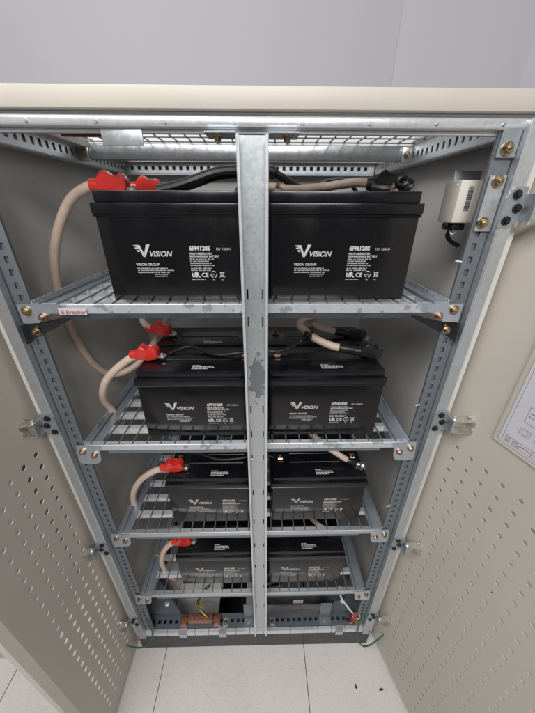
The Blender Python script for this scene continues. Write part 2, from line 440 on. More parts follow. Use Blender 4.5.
# doors
def door_frame(s):
    if s < 0:
        u = V((-.03, -.99955, 0)); o = V((-.5935, 0, 0))
    else:
        u = V((.26, -.9656, 0)); o = V((.603, 0, 0))
    n = V((u.y, -u.x, 0))            # towards the cabinet's middle for s > 0
    if n.x*s > 0: n = -n
    return o, u, n
def door(s, W, ncol):
    o, u, n = door_frame(s)
    # local: (r, z, n)
    X = Matrix(((u.x, 0, n.x, o.x), (u.y, 0, n.y, o.y), (0, 1, 0, 0), (0, 0, 0, 1)))
    zb, zt = -1.95, .120
    mb = MB()
    pitch = .0456
    hu = [(.043 if s < 0 else .0335)+pitch*k for k in range(ncol)]
    hv = [-.630-pitch*k for k in range(28)]
    r0, r1 = -.075, W-.022
    mb.perforated(X, r0, r1, zb, zt, hu, hv, pitch, .0080 if s < 0 else .0064, -.0022)
    # bent lips round the free edge, foot and head
    def quad(a, b, c, d): mb.bm.faces.new([mb.bm.verts.new(X @ V(p)) for p in (a, b, c, d)])
    e = .021; dp = -.0075; back = -.028
    for (p, q, rr, t) in (((r1, zb), (r1, zt), (W, zt+e), (W, zb-e)), ((r0, zb), (r1, zb), (W, zb-e), (r0, zb-e)), ((r1, zt), (r0, zt), (r0, zt+e), (W, zt+e))):
        quad((*p, 0), (*q, 0), (*rr, dp), (*t, dp))
        quad((*rr, dp), (*t, dp), (*t, back), (*rr, back))
        quad((*rr, back), (*t, back), (*p, back), (*q, back))
    bmesh.ops.remove_doubles(mb.bm, verts=mb.bm.verts, dist=1e-5)
    d = part('door', mb, 'beige', CAB, smooth=False)
    return d, X
DL, XL = door(-1, .329, 5)
DR, XR = door(1, .60, 12)
# hinges: a plate with three black bolts on the flange, a pin, and a notched leaf on the door
def hinge(s, z, d, X):
    mb = MB()
    pts = [(s*.5195, z-.036), (s*.545, z-.036), (s*.558, z-.022), (s*.558, z+.036), (s*.5325, z+.036), (s*.5195, z+.016)]
    mb.prism([(x, -.0205, zz) for x, zz in pts], (0, -1, 0), .003)
    mb.box(s*.5575, s*.5605, -.052, -.0205, z-.024, z+.024, .0006, 1)
    h = part('hinge', mb, 'hinge', CAB)
    for (dx, dz) in ((.539, .022), (.547, -.002), (.533, -.024)):
        b = MB(); b.cyl((s*dx, -.0235, z+dz), (s*dx, -.0262, z+dz), .0088, .0082, 16); b.cyl((s*dx, -.0262, z+dz), (s*dx, -.0295, z+dz), .0052, .0045, 6)
        part('bolt', b, 'black_bolt', h)
    b = MB()
    b.cyl((s*.566, -.040, z-.030), (s*.566, -.040, z+.030), .0032, n=10)
    for k in range(9): b.cyl((s*.566, -.040, z-.021+k*.005), (s*.566, -.040, z-.0185+k*.005), .0046, n=10)
    part('pin', b, 'galv_edge', h)
    b = MB()
    p = [(.010, -.018), (.030, -.018), (.030, -.0075)]
    p += [(.030-.006*math.sin(a*math.pi/6), -.006*math.cos(a*math.pi/6)) for a in range(1, 6)]
    p += [(.030, .0075), (.030, .018), (.010, .018)]
    p = [(r+.028, zz) for r, zz in p]
    lf = [X @ V((r, z+zz, .0008)) for r, zz in p]
    w = (X.to_3x3() @ V((0, 0, 1)))
    b.prism(lf, w, .0022)
    for dz in (-.0205, .0180):
        q0 = X @ V((.056, z+dz, .0015)); q1 = X @ V((.026, z+dz, .0015))
        b.prism([q0, q1, V((s*.558, -.036, z+dz)), V((s*.558, -.047, z+dz))], (0, 0, 1), .0025)
    c = X @ V((.036, z+.026, .0015)); b.cyl(c, c+w*.008, .0045, .004, 8)
    part('leaf', b, 'leaf', h)
for z in (-.005, -.540, -1.118, -1.675):
    hinge(-1, z, DL, XL); hinge(1, z, DR, XR)

# centre post: an open channel with a back web and two forward flanges
mb = MB()
x0, x1 = -.0005, .0575
zt, zb = .1085, -1.8255
us = [0]; holes = set(); sl = [-.181, -.246, -.502, -.590, -.683, -.841, -.99, -1.13, -1.27, -1.42, -1.583]
for z in sl: us += [zt-z-.012, zt-z+.012]
us.append(zt-zb)
wv = [0, .008, .0115, .0415, .045, .053]
for k in range(len(sl)): holes |= {(1+2*k, 1), (1+2*k, 3)}
mb.slotted(frame((x0+.0025, -.0115, zt), (0, 0, -1), (1, 0, 0)), us, wv, holes, -.002)
mb.box(x0-.055, x0+.001, -.0325, .024, zt, zt+.0026, .0008, 1); mb.box(x1-.001, x1+.055, -.0325, .024, zt, zt+.0026, .0008, 1)
post = part('centre_post', mb, 'galv_post', CAB)
for q in (0, 1):
    mb = MB(); c0 = x0 if q == 0 else x1-.0024
    mb.box(c0, c0+.0024, -.0325, -.0095, zb, zt-.0005, .0008, 1)
    c1 = x0+.0024 if q == 0 else x1-.0060
    mb.box(c1, c1+.0036, -.0325, -.0303, zb, zt-.002, .0006, 1)
    part('flange', mb, 'galv_edge', post)
for x in (x0-.034, x1+.034):
    b = MB(); b.bolt((x, -.010, zt-.0005), (0, 0, -1), .0075); part('bolt', b, 'gold', post)

# shelves
SH = [-.2055, -.632, -1.057, -1.484]
for si, z in enumerate(SH):
    mb = MB()
    mb.box(-.480, .480, -.006, -.003, z-.022, z, .0008, 1)                 # front lip
    mb.box(-.480, .480, -.0028, .010, z-.0025, z-.0002)
    mb.box(-.478, .478, .690, .700, z-.03, z, .001)                         # rear lip
    for s in (-1, 1):
        mb.box(s*.4805, s*.483, -.002, .70, z-.035, z+.008, .0006, 1)
    bars = []
    for k in range(1, 10):
        yb = .071*k+.004
        bars.append(yb)
    sh = part('shelf', mb, 'galv_spot' if si < 2 else 'galv', CAB)
    for s in (-1, 1):
        b = MB(); b.box(s*.438, s*.480, .0105, .6895, z-.0048, z-.0025); b.box(s*.438, s*.4395, .0105, .6895, z-.03, z-.005); part('side_bearer', b, 'galv_blue', sh)
    for yb in bars:
        b = MB(); b.box(-.4375, .4375, yb-.006, yb-.0045, z-.0235, z-.0026); b.box(-.4375, .4375, yb-.0045, yb+.012, z-.0045, z-.0028); part('cross_bar', b, 'galv_edge', sh)
    mb = MB(); x = -.467
    while x < .475: mb.cyl((x, -.002, z+.0002), (x, .69, z+.0002), .0023, n=7); x += .0415
    part('wire_grid', mb, 'galv_dark', sh)
    mb = MB(); mb.box(-.418, .398, -.0055, -.0005, z-.0335, z-.0225); part('stiffener', mb, 'steel_dark' if si == 0 else 'galv_dark', sh)
    for s in (-1, 1):
        mb = MB()
        if si == 0:
            P = [(-.512, z+.001), (-.418, z+.001), (-.418, z-.016), (-.445, z-.021), (-.476, z-.043), (-.512, z-.045)]
        else:
            P = [(-.503, z+.002), (-.432, z-.002), (-.440, z-.024)]
            P += [(-.466+.022*math.cos(a), z-.050-.022*math.sin(a)) for a in [math.radians(d) for d in range(10, 91, 20)]]
            P += [(-.497+.014*math.cos(a), z-.058-.014*math.sin(a)) for a in [math.radians(d) for d in range(90, 181, 30)]]
        mb.prism([(-s*x, -.0062, zz) for x, zz in P], (0, -1, 0), .0028)
        br = part('corner_bracket', mb, 'galv_blue', sh)
        a = (.494, z-.014) if si == 0 else (.490, z-.022)
        c = (.462, z-.029) if si == 0 else (.459, z-.036)
        b = MB(); b.bolt((s*a[0], -.009, a[1]), (0, -1, 0), .0085 if si else .0095); part('bolt', b, 'gold', sh)
        b = MB(); b.bolt((s*c[0], -.009, c[1]), (0, -1, 0), .008); part('bolt', b, 'copper', sh)
        if si == 0:
            b = MB()
            b.prism([(s*.511, -.004, z-.0455), (s*.476, -.004, z-.0445), (s*.418, -.004, z-.034), (s*.400, .03, z-.034), (s*.463, .03, z-.068), (s*.511, -.004, z-.088)], (0, 1, 0), .003)
            b.box(s*.5112, s*.5138, -.022, -.002, z-.092, z-.046)
            part('stay_plate', b, 'steel_dark', sh)
            b = MB(); b.bolt((s*.492, -.0045, z-.066), (0, -1, 0), .0085); b.bolt((s*.482, -.0045, z-.052), (0, -1, 0), .004, False); part('bolt', b, 'gold', sh)
    if si == 0:
        b = MB(); b.box(-.4215, -.359, -.0098, -.0092, z-.0235, z-.0065); tp = part('label_tape', b, 'tape', sh, 'white tape with red handwriting')
        b = MB(); text_into(b, 'B.Breaker',   .0142, front_X(-.418, -.0099, z-.0215), shear=.15, bold=.0003)
        part('handwriting', b, 'redink', tp)
# lower front: slotted base angle, bright sill, plinth, feet plates, earth bar
mb = MB()
c = [.03+.0275*k for k in range(39)]
us = [0]; holes = set()
for q in c: us += [q-.0075, q+.0075]
us.append(1.104)
for k in range(len(c)): holes.add((1+2*k, 1))
mb.slotted(frame((-.552, .004, -1.822), (1, 0, 0), (0, 1, 0)), us, [0, .018, .033, .052], holes, -.003)
mb.box(-.552, .552, .0562, .0595, -1.857, -1.8215)
mb.box(-.552, .552, .010, .050, -1.86, -1.855)
part('base_angle', mb, 'base_steel', CAB)
mb = MB(); x = -.552
while x < .55:
    mb.box(x+.0008, min(x+.0652, .552), -.012, .003, -1.858, -1.826, .0008, 1); x += .066
sill = part('sill', mb, 'galv_edge', CAB)
for x in (-.155, .41, -.345):
    b = MB(); b.box(x-.018, x+.018, -.0175, -.0145, -1.868, -1.834, .001, 1); b.box(x-.018, x+.018, -.0175, .005, -1.8255, -1.823); part('clip', b, 'galv', sill)
mb = MB(); mb.box(-.565, .565, -.010, .79, -1.988, -1.9205+.056, .002, 1)
# the plinth is an open ring: four boards
mb.bm.free(); mb = MB()
mb.box(-.567, .567, -.010, .006, -1.988, -1.8655, .002, 1); mb.box(-.567, -.557, .0065, .785, -1.988, -1.9205); mb.box(.557, .567, .0065, .785, -1.988, -1.9205)
part('plinth', mb, 'plinth', CAB)
for s in (-1, 1):
    mb = MB(); mb.prism([(s*.552, .06, -1.8205), (s*.37, .06, -1.8205), (s*.552, .24, -1.8205)], (0, 0, 1), .003); part('gusset_plate', mb, 'galv_dark', CAB)
    b = MB(); b.bolt((s*.45, .10, -1.817), (0, 0, 1), .011); part('bolt', b, 'galv_edge', CAB)
for (a, b_) in ((-.053, -.006), (.318, .372)):
    mb = MB(); mb.box(a, b_, .036, .039, -1.8218, -1.690, .0008, 1); mb.box(a, b_, .006, .0355, -1.8215, -1.8190)
    f = part('foot_plate', mb, 'galv_dark', CAB)
    b = MB(); b.bolt(((a+b_)/2, .02, -1.819), (0, 0, 1), .0075); part('bolt', b, 'gold', f)
for x in (-.180, -.142, .086):
    b = MB(); b.box(x-.013, x+.013, .006, .040, -1.8215, -1.8175); f = part('foot_plate', b, 'galv', CAB)
    b = MB(); b.bolt((x, .02, -1.8175), (0, 0, 1), .0075); part('bolt', b, 'gold', f)
mb = MB()
mb.box(-.322, -.205, .012, .040, -1.806, -1.772, .003)
for x in (-.345, -.183): mb.box(x-.016, x+.016, .006, .046, -1.8213, -1.795, .003)
mb.box(-.352, -.318, .02, .034, -1.800, -1.788); mb.box(-.21, -.176, .02, .034, -1.800, -1.788)
eb = part('earth_bar', mb, 'earthbar', CAB)
for k, x in enumerate((-.346, -.300, -.278, -.255, -.228, -.182)):
    b = MB(); b.bolt((x, .026, -1.794 if k in (0, 5) else -1.771), (0, 0, 1), .0055); part('bolt', b, 'copper', eb)
mb = MB(); mb.box(.062, .46, .100, .140, -1.850, -1.765, .003); duct = part('cable_duct', mb, 'steel_dark', CAB)
b = MB(); b.box(.195, .247, .0985, .0997, -1.832, -1.800); part('sticker', b, 'tape', duct)
# drawing pocket glued to the right door
XP = XR @ Matrix.Translation((.015, -.020, 0))
mb = MB()
def dbox(mb, r0, r1, z0, z1, n0, n1): mb.box(r0, r1, z0, z1, n0, n1, 0, 2, XP)
dbox(mb, .092, .096, -.507, -.18, .0004, .004); dbox(mb, .0962, .33, -.507, -.503, .0004, .004); dbox(mb, .0962, .33, -.5028, -.18, .0004, .001)
part('drawing_pocket', mb, 'pocket', DR)

# ------------------------------------------------------------------ batteries
BW, BD, BH = .336, .168, .225
def make_battery():
    """built with its base centre at the origin, front facing -y"""
    w, d = BW/2, BD/2
    r = thing('battery', (0, 0, 0), '', 'battery')
    mb = MB(); mb.box(-w+.004, w-.004, -d+.004, d-.004, .0012, .196, .003, 2)
    mb.box(-w+.001, w-.001, -d+.001, d-.001, .1785, .1835, .001, 1)
    part('case', mb, 'case', r)
    mb = MB()
    mb.box(-w, w, -d, d, .1838, .2045, .0018, 2)
    mb.box(-w+.007, w-.007, -d+.007, d-.007, .2046, .2265, .0025, 2)
    mb.box(-w+.07, w-.07, -.012, .030, .2266, .2280, .0012, 1)
    part('lid', mb, 'lid', r)
    for s in (-1, 1):
        mb = MB(); mb.box(s*(w-.036)-.010, s*(w-.036)+.010, -.002, .018, .2266, .236, .002, 1)
        mb.cyl((s*(w-.036), .008, .236), (s*(w-.036), .008, .2425), .0065, n=6); mb.cyl((s*(w-.036), .008, .2425), (s*(w-.036), .008, .247), .0035, n=8)
        part('terminal', mb, 'copper', r)
    yf = -d+.0036
    # emblem: a winged V, then the name
    mb = MB()
    ox, oz = -w+.072, .0985
    pr = lambda pts: mb.prism([(ox+x, yf, oz+z) for x, z in pts], (0, -1, 0), .0003)
    pr([(.017, .0), (.0215, .0), (.0345, .0255), (.0265, .0255)])
    pr([(-.002, .0245), (.0125, .0245), (.0215, .0015), (.0165, .0005), (.0105, .0175)])
    pr([(.0005, .0195), (.0088, .0195), (.0095, .0165), (.0025, .0165)]); pr([(.004, .0145), (.0100, .0145), (.0112, .0105), (.0068, .0105)])
    text_into(mb, 'VISION', .0156, front_X(ox+.0295, yf, oz+.0012), shear=.28, bold=.0004)
    part('emblem', mb, 'white_ink', r)
    mb = MB()
    tx = lambda s, size, x, z, **kw: text_into(mb, s, size, front_X(x, yf, z), **kw)
    tx('VISION GROUP', .0074, -w+.070, .0800, bold=.0002)
    def microlines(x, z, widths, h=.0023, step=.0044):
        for i, wd in enumerate(widths):
            q = x
            while q < x+wd:
                l = random.uniform(.0035, .012); l = min(l, x+wd-q)
                g = q
                while g < q+l:                     # tiny strokes: print too fine to read
                    mb.box(g, g+.0011, yf-.0003, yf, z-i*step, z-i*step+random.choice((h, h, h*.7)))
                    g += .00165
                q += l+.0021
    microlines(-w+.071, .0730, [.066, .082, .070]); microlines(-w+.107, .0600, [.032, .028])
    part('company_print', mb, 'white_ink', r)
    mb = MB()
    tx('6FM120S', .0122, -w+.191, .1125, bold=.0006)
    tx('12V 120AH', .0070, -w+.248, .1127)
    tx('VALVE REGULATED', .0056, -w+.190, .1035, bold=.0002); tx('RECHARGEABLE BATTERY', .0056, -w+.190, .0980, bold=.0002)
    microlines(-w+.190, .0925, [.052, .040, .046, .054]); microlines(-w+.190, .0730, [.046, .044])
    # approval marks: RU, CE, recycling, crossed bin
    tx('R', .0155, -w+.199, .0545, bold=.0008, shear=-.15); tx('U', .0120, -w+.1905, .0550, bold=.0008)
    tx('CE', .0130, -w+.212, .0550, bold=.0003)
    cx, cz = -w+.240, .0605
    for a in range(3):
        t0 = math.radians(90+120*a)
        P = [(cx+.0066*math.cos(t0+d_), yf-.0002, cz+.0066*math.sin(t0+d_)) for d_ in (-.75, -.4, 0, .4, .75)]
        mb.tube(P, .0011, 5, sub=2)
    tx('Pb', .0048, cx-.0028, cz-.0018); tx('Pb', .0048, cx-.003, .0475)
    cx = -w+.259
    for (p, q) in (((-.004, .004), (-.003, -.005)), ((.004, .004), (.003, -.005)), ((-.005, .0045), (.005, .0045)), ((-.003, -.005), (.003, -.005)), ((-.0055, .006), (.0055, -.0065)), ((.0055, .006), (-.0055, -.0065))):
        mb.cyl((cx+p[0], yf-.0002, cz+p[1]), (cx+q[0], yf-.0002, cz+q[1]), .0007, n=5)
    tx('Pb', .0048, cx-.003, .0475)
    microlines(-w+.190, .0485, [.03], .0018)
    part('model_print', mb, 'white_ink', r)
    mb = MB()
    for i, wd in enumerate((.022, .058, .062, .044)):
        q = -.012
        while q < -.012+wd:
            l = random.uniform(.004, .011); mb.box(q, min(q+l, -.012+wd), -d+.018+(.0062*(3-i)), -d+.0215+(.0062*(3-i)), .2266, .2269); q += l+.0017
    part('lid_print', mb, 'white_ink', r)
    return r
proto = make_battery()
order = ['topmost', 'second', 'third', 'lowest']
first = True
for si, z in enumerate(SH):
    for row in (0, 1):
        for sd in (0, 1):
            if first: b = proto; first = False
            else:
                b = proto.copy(); COL.objects.link(b)
                for ch in list(proto.children):
                    c = ch.copy(); COL.objects.link(c); c.parent = b
            jx = random.uniform(-.002, .002)
            b.location = (((-.136, -.1385, -.124, -.146), (.2145, .221, .238, .214))[sd][si]+jx*.6, (.096, .107, .114, .110)[si]+.1715*row+random.uniform(-.0008, .0008), z+.0025)
            b.rotation_euler = (0, 0, math.radians(random.uniform(-.25, .25)))
            side = 'left' if sd == 0 else 'right'
            b['label'] = ('black sealed battery %s of the centre post on the %s shelf, in the %s row' % (side, order[si], ('front', 'rear')[row]))
            b['group'] = 'black batteries on the cabinet shelves'

# ------------------------------------------------------------------ cables
def blob(mb, p, r, sc_=(1, 1, 1)):
    q = bmesh.ops.create_icosphere(mb.bm, subdivisions=2, radius=r)
    bmesh.ops.transform(mb.bm, matrix=Matrix.Translation(p) @ Matrix.Diagonal((*sc_, 1)), verts=q['verts'])
def boot(mb, p, d, k=1.0):
    """terminal cover: a sleeve on the cable, a humped body and two open lips; d points from cable to terminal"""
    p = V(p); d = V(d).normalized(); sd = d.cross(V((0, 0, 1))).normalized(); up = sd.cross(d)
    a = lambda x, y, z: p+(d*x+sd*y+up*z)*k
    mb.tube([p-d*.024*k, p-d*.008*k, p+d*.008*k], lambda t: (.0128+.002*t)*k, 14, sub=3)
    q = len(mb.bm.verts)
    prof = [(-.004, -.011), (.028, -.0135), (.050, -.014), (.056, -.006), (.058, .012), (.051, .024), (.043, .022), (.034, .012), (.025, .021), (.014, .030), (.004, .024), (-.006, .011)]
    n0 = set(mb.bm.edges)
    mb.prism([a(x, -.016+.0, z) for x, z in prof], sd, .032*k)
    es = [e for e in mb.bm.edges if e not in n0]
    bmesh.ops.bevel(mb.bm, geom=es, offset=.0048*k, segments=4, affect='EDGES', profile=.55, clamp_overlap=True)
    mb.prism([a(.012, -.0012, .020), a(.040, -.0012, .012), a(.056, -.0012, .018), a(.056, -.0012, .021), a(.040, -.0012, .0155), a(.012, -.0012, .0245)], sd, .0024*k)
def cable(label, pts, r=.0115, boot_col=None, boot_d=None, lug=True, sleeve=None, name='power_cable', mat='cable', group='beige battery power cables', k=1.0, lugdrop=-.010):
    t = thing(name, pts[0], label, 'cable', group)
    mb = MB(); mb.tube(pts, r, 14); part('sheath', mb, mat, t)
    if boot_col:
        p, q = V(pts[0]), V(pts[1])
        d = V(boot_d) if boot_d else (p-q)
        mb = MB(); boot(mb, p, d, k); bt = part('boot', mb, boot_col, t)
        if lug:
            d.normalize(); sd = d.cross(V((0, 0, 1))).normalized()
            mb = MB(); c = p+d*.064*k+V((0, 0, lugdrop))
            mb.cyl(c-V((0, 0, .002)), c+V((0, 0, .002)), .0140*k, n=18); mb.cyl(c+V((0, 0, .002)), c+V((0, 0, .008)), .0065*k, n=6)
            mb.prism([c-d*.03*k+sd*.007, c+sd*.009, c-sd*.009, c-d*.03*k-sd*.007], (0, 0, 1), .003)
            part('lug', mb, 'lug', bt)
    return t
a = [(-.312, .1, .036), (-.350, .11, .032), (-.400, .13, .012), (-.440, .14, -.025), (-.482, .15, -.083), (-.513, .16, -.147), (-.533, .17, -.231), (-.540, .18, -.31), (-.541, .2, -.402), (-.530, .23, -.495), (-.500, .27, -.552), (-.436, .31, -.54), (-.374, .35, -.476), (-.336, .38, -.415), (-.309, .42, -.366), (-.29, .45, -.30)]
cable('long beige cable with red boot looping down the left side from the topmost shelf', a, boot_col='red', boot_d=(1, .05, .0), lugdrop=-.008)
bpts = [(-.235, .285, .036), (-.190, .285, .040), (-.15, .28, .036), (-.10, .28, .030)]
t = cable('short black cable with red boot on the rear left battery, topmost shelf', [(-.290, .270, .040), (-.33, .275, .04), (-.36, .29, .030)], r=.008, boot_col='red', boot_d=(1, 0, -.05), mat='rubber', group='black jumper cables', name='jumper_cable')
c = [(.320, .14, .043), (.284, .16, .048), (.252, .18, .046), (.207, .2, .040), (.156, .2, .035), (.104, .2, .035), (.066, .22, .042)]
cable('beige cable with a black boot lying across the right battery lid on the topmost shelf', c, boot_col='rubber', boot_d=(1, -.35, .0), lug=False, r=.0105)
d = [(-.312, .1, -.386), (-.349, .1, -.405), (-.393, .1, -.438), (-.429, .1, -.476), (-.456, .11, -.526), (-.470, .13, -.571), (-.472, .15, -.61), (-.465, .18, -.70)]
cable('beige cable with red boot curling off the front left battery of the second shelf', d, boot_col='red', boot_d=(1, .0, .05))
e = [(-.325, .27, -.376), (-.345, .272, -.366), (-.359, .28, -.350), (-.360, .29, -.334), (-.34, .3, -.32), (-.30, .31, -.315), (-.26, .33, -.30)]
cable('beige cable with red boot on the rear left battery of the second shelf', e, boot_col='red', boot_d=(1, .0, -.15))
f = [(.325, .105, -.377), (.288, .11, -.384), (.244, .12, -.369), (.202, .14, -.355), (.173, .16, -.337), (.158, .172, -.327), (.163, .185, -.315), (.185, .20, -.309), (.235, .22, -.309), (.30, .25, -.305)]
f[0] = (.335, .105, -.382); f[1] = (.290, .108, -.376)
tf = cable('beige cable with black boot hooked over the front right battery, second shelf', f, boot_col='rubber', boot_d=(1, -.05, -.05), lug=False)
mb = MB(); mb.tube([(.335, .105, -.382), (.290, .108, -.376), (.27, .113, -.374)], .0128, 12); part('sleeve', mb, 'rubber', tf)
mb = MB(); mb.tube([(.195, .145, -.356), (.190, .148, -.350), (.176, .158, -.342)], .0135, 10); part('tie', mb, 'rubber', tf)
g = [(.350, .262, -.395), (.327, .26, -.389), (.285, .26, -.381), (.24, .26, -.370), (.215, .262, -.352), (.20, .27, -.33), (.20, .29, -.30)]
tg = cable('beige cable with a black end on the rear right battery of the second shelf', g, boot_col='rubber', boot_d=(1, .05, -.1), lug=True, r=.011, k=.85)
mb = MB(); mb.tube([(.350, .262, -.395), (.327, .26, -.389), (.29, .26, -.3825)], .0122, 12); part('sleeve', mb, 'rubber', tg)
h = [(-.285, .09, -.832), (-.310, .09, -.840), (-.355, .09, -.859), (-.412, .1, -.911), (-.462, .1, -.976), (-.500, .115, -1.064), (-.515, .13, -1.13)]
h = [(-.290, .09, -.833), (-.315, .09, -.841), (-.355, .09, -.859), (-.410, .1, -.911), (-.450, .105, -.976), (-.468, .115, -1.05), (-.470, .13, -1.12)]
h = [(x, y-.012*max(0, 1-k/4), z+.018*max(0, 1-k/4)) for k, (x, y, z) in enumerate(h)]
cable('beige cable with red boot dropping through the deck left of the third shelf', h, boot_col='red', boot_d=(1, .0, .1))
i = [(.375, .105, -.847), (.348, .11, -.835), (.307, .12, -.811), (.261, .14, -.786), (.217, .16, -.751), (.18, .18, -.71)]
i = [(x, y-.016, z+.024) for x, y, z in i]
ti = cable('beige cable with bare lug on the front right battery of the third shelf', i, r=.0105)
mb = MB(); mb.tube(i[:2]+[(.328, .115, -.823)], .0118, 12); part('sleeve', mb, 'rubber', ti)
mb = MB(); mb.cyl((.372, .090, -.823), (.388, .085, -.823), .0095, .009, 12); mb.prism([(.385, .078, -.826), (.398, .074, -.826), (.398, .092, -.826), (.385, .092, -.826)], (0, 0, 1), .004); mb.cyl((.400, .083, -.8262), (.400, .083, -.8212), .014, n=18); mb.cyl((.400, .083, -.8212), (.400, .083, -.815), .0065, n=6); part('lug', mb, 'lug', ti)
j = [(-.310, .09, -1.272), (-.347, .09, -1.290), (-.386, .09, -1.344), (-.408, .09, -1.419), (-.412, .1, -1.49), (-.405, .11, -1.57), (-.375, .14, -1.66), (-.33, .19, -1.68)]
j = [(x, y-.015*max(0, 1-k/4), z+.030*max(0, 1-k/4)) for k, (x, y, z) in enumerate(j)]
tj = cable('beige cable with red boot and yellow tie beside the lowest left battery', j, boot_col='red', boot_d=(1, .0, .1))
mb = MB(); mb.tube([(-.397, .09, -1.374), (-.399, .09, -1.380)], .0135, 10, sub=2); mb.cyl((-.408, .085, -1.37), (-.418, .078, -1.345), .0025, n=6); part('cable_tie', mb, 'yellow', tj)
cable('beige cable with black boot on the front right battery of the lowest shelf', [(.325, .10, -1.240), (.30, .12, -1.236), (.26, .15, -1.225), (.22, .19, -1.20), (.20, .22, -1.14)], boot_col='rubber', boot_d=(1, -.1, -.1), lug=False, r=.010)
# black boots' loose parts on the topmost shelf: folded rubber covers at the right end
mb = MB()
for (p, r_) in (((.362, .10, .047), .011), ((.378, .105, .042), .010)): 
    P = [(p[0]+r_*math.cos(a_), p[1], p[2]+r_*.75*math.sin(a_)) for a_ in [k*math.pi/4 for k in range(9)]]
    mb.tube(P, .0048, 8, sub=3)
mb.tube([(.30, .12, .036), (.33, .11, .032), (.37, .115, .034), (.388, .12, .035)], .009, 8)
single('rubber_cover', mb, 'rubber', (.36, .1, .024), 'folded black rubber terminal covers at the right end of the topmost battery lid', 'terminal cover')
# flat black straps and handles
def strap(label, pts, r=.013, flat=.28, group='black jumper cables', name='jumper_cable'):
    t = MB(); t.tube(pts, r, 12, flat); return single(name, t, 'rubber', pts[0], label, 'cable', group)
strap('flat black jumper arching behind the centre post over the topmost batteries', [(-.225, .22, .030), (-.18, .22, .038), (-.13, .22, .052), (-.085, .22, .066), (-.045, .22, .073), (.025, .22, .074), (.066, .22, .074), (.1, .22, .061), (.132, .22, .043), (.172, .22, .032), (.2, .22, .028)], lambda t: .019 if t < .65 else .012, .8)
strap('thin black handle loop rising behind the left battery of the topmost shelf', [(-.31, .285, .030), (-.304, .285, .042), (-.281, .285, .056), (-.248, .285, .059), (-.228, .285, .045), (-.216, .285, .030)], .006, .8)
strap('black handle loop rising behind the right battery of the topmost shelf', [(.175, .30, .028), (.197, .3, .045), (.224, .3, .059), (.266, .3, .065), (.294, .3, .058), (.32, .3, .03)], .007, .8)
strap('thin black jumper draped over the front battery lids of the second shelf', [(-.235, .13, -.398), (-.18, .16, -.390), (-.10, .12, -.397), (-.04, .115, -.392), (.03, .13, -.388), (.08, .13, -.392), (.12, .14, -.390), (.165, .165, -.375), (.19, .15, -.36)], .0055, .9)
strap('thin black jumper draped over the lids of the third shelf', [(-.20, .15, -.823), (-.12, .12, -.826), (-.04, .12, -.822), (.04, .13, -.816), (.085, .12, -.820)], .0055, .9)
# wires at the foot
def wire(label, pts, r, mat, name, group=None, cat='wire'):
    t = MB(); t.tube(pts, r, 8); return single(name, t, mat, pts[0], label, cat, group)
wire('green earth wire linking the cabinet foot to the left door', [(-.50, .0, -1.70), (-.486, -.012, -1.75), (-.482, -.022, -1.80), (-.50, -.03, -1.855), (-.533, -.04, -1.885), (-.565, -.05, -1.86), (-.592, -.055, -1.82)], .0032, 'green', 'earth_wire', 'green earth wires')
wire('green earth wire linking the cabinet foot to the right door', [(.507, -.005, -1.70), (.494, -.02, -1.80), (.502, -.03, -1.885), (.527, -.04, -1.925), (.552, -.05, -1.895), (.575, -.055, -1.83), (.607, -.045, -1.80)], .0035, 'green', 'earth_wire', 'green earth wires')
wire('yellow and black striped earth wire rising from the brown earth bar', [(-.235, .026, -1.772), (-.262, .05, -1.75), (-.285, .08, -1.77), (-.298, .12, -1.84), (-.298, .2, -1.94), (-.27, .26, -1.985)], .0062, 'yb', 'striped_wire')
wire('white loose wire hanging under the right end of the lowest shelf', [(.396, .05, -1.57), (.413, .05, -1.663), (.447, .04, -1.726), (.475, .03, -1.765), (.49, .03, -1.79)], .0045, 'white', 'loose_wire')
wire('thin black cable lying on the floor inside the cabinet', [(-.05, .22, -1.982), (.05, .24, -1.982), (.16, .27, -1.982), (.24, .33, -1.982), (.27, .42, -1.982)], .007, 'rubber', 'floor_cable', None, 'cable')
wire('black wire hanging in a loop below the cable duct', [(.26, .20, -1.80), (.265, .18, -1.86), (.29, .17, -1.91), (.325, .175, -1.90), (.34, .19, -1.85), (.335, .20, -1.80)], .0045, 'rubber', 'wire_loop')
t = thing('wire_cluster', (.50, .01, -1.82), 'small bunch of coloured wire ends at the lower right post', 'wires')
for (dx, dz, mt) in ((0, 0, 'gold'), (-.012, .02, 'red'), (.008, .03, 'lug'), (-.02, -.012, 'copper'), (.012, -.02, 'yb')):
    mb = MB(); mb.tube([(.492+dx, .012, -1.74+dz), (.486+dx, -.006, -1.752+dz), (.478+dx, -.002, -1.772+dz), (.47+dx, .02, -1.80+dz)], .0045, 8); part('wire_end', mb, mt, t)

# meter box on the right upright
t = thing('meter_box', (.48, .10, -.04), 'cream plastic meter box with barcode and green light at the upper right post', 'meter box')
mb = MB(); mb.box(.462, .528, .040, .100, -.036, .046, .003, 2); part('housing', mb, 'plastic', t)
mb = MB(); mb.box(.480, .54, .102, .107, -.02, .068, .001); part('mounting_plate', mb, 'galv', t)
mb = MB(); z = -.012
random.seed(3)
while z < .034:
    hh = random.choice((.0008, .0012, .002)); mb.box(.4805, .4915, .0394, .0402, z, z+hh); z += hh+random.choice((.0009, .0014))
part('barcode', mb, 'steel_dark', t)
mb = MB(); mb.cyl((.4625, .052, .038), (.4612, .052, .038), .0016, n=10)
m, nt, b = nodes_mat('green_led'); b.inputs['Base Color'].default_value = (.05, .6, .05, 1); b.inputs['Emission Color'].default_value = (.1, 1, .1, 1); b.inputs['Emission Strength'].default_value = 1.2
M['led'] = m; part('indicator', mb, 'led', t)
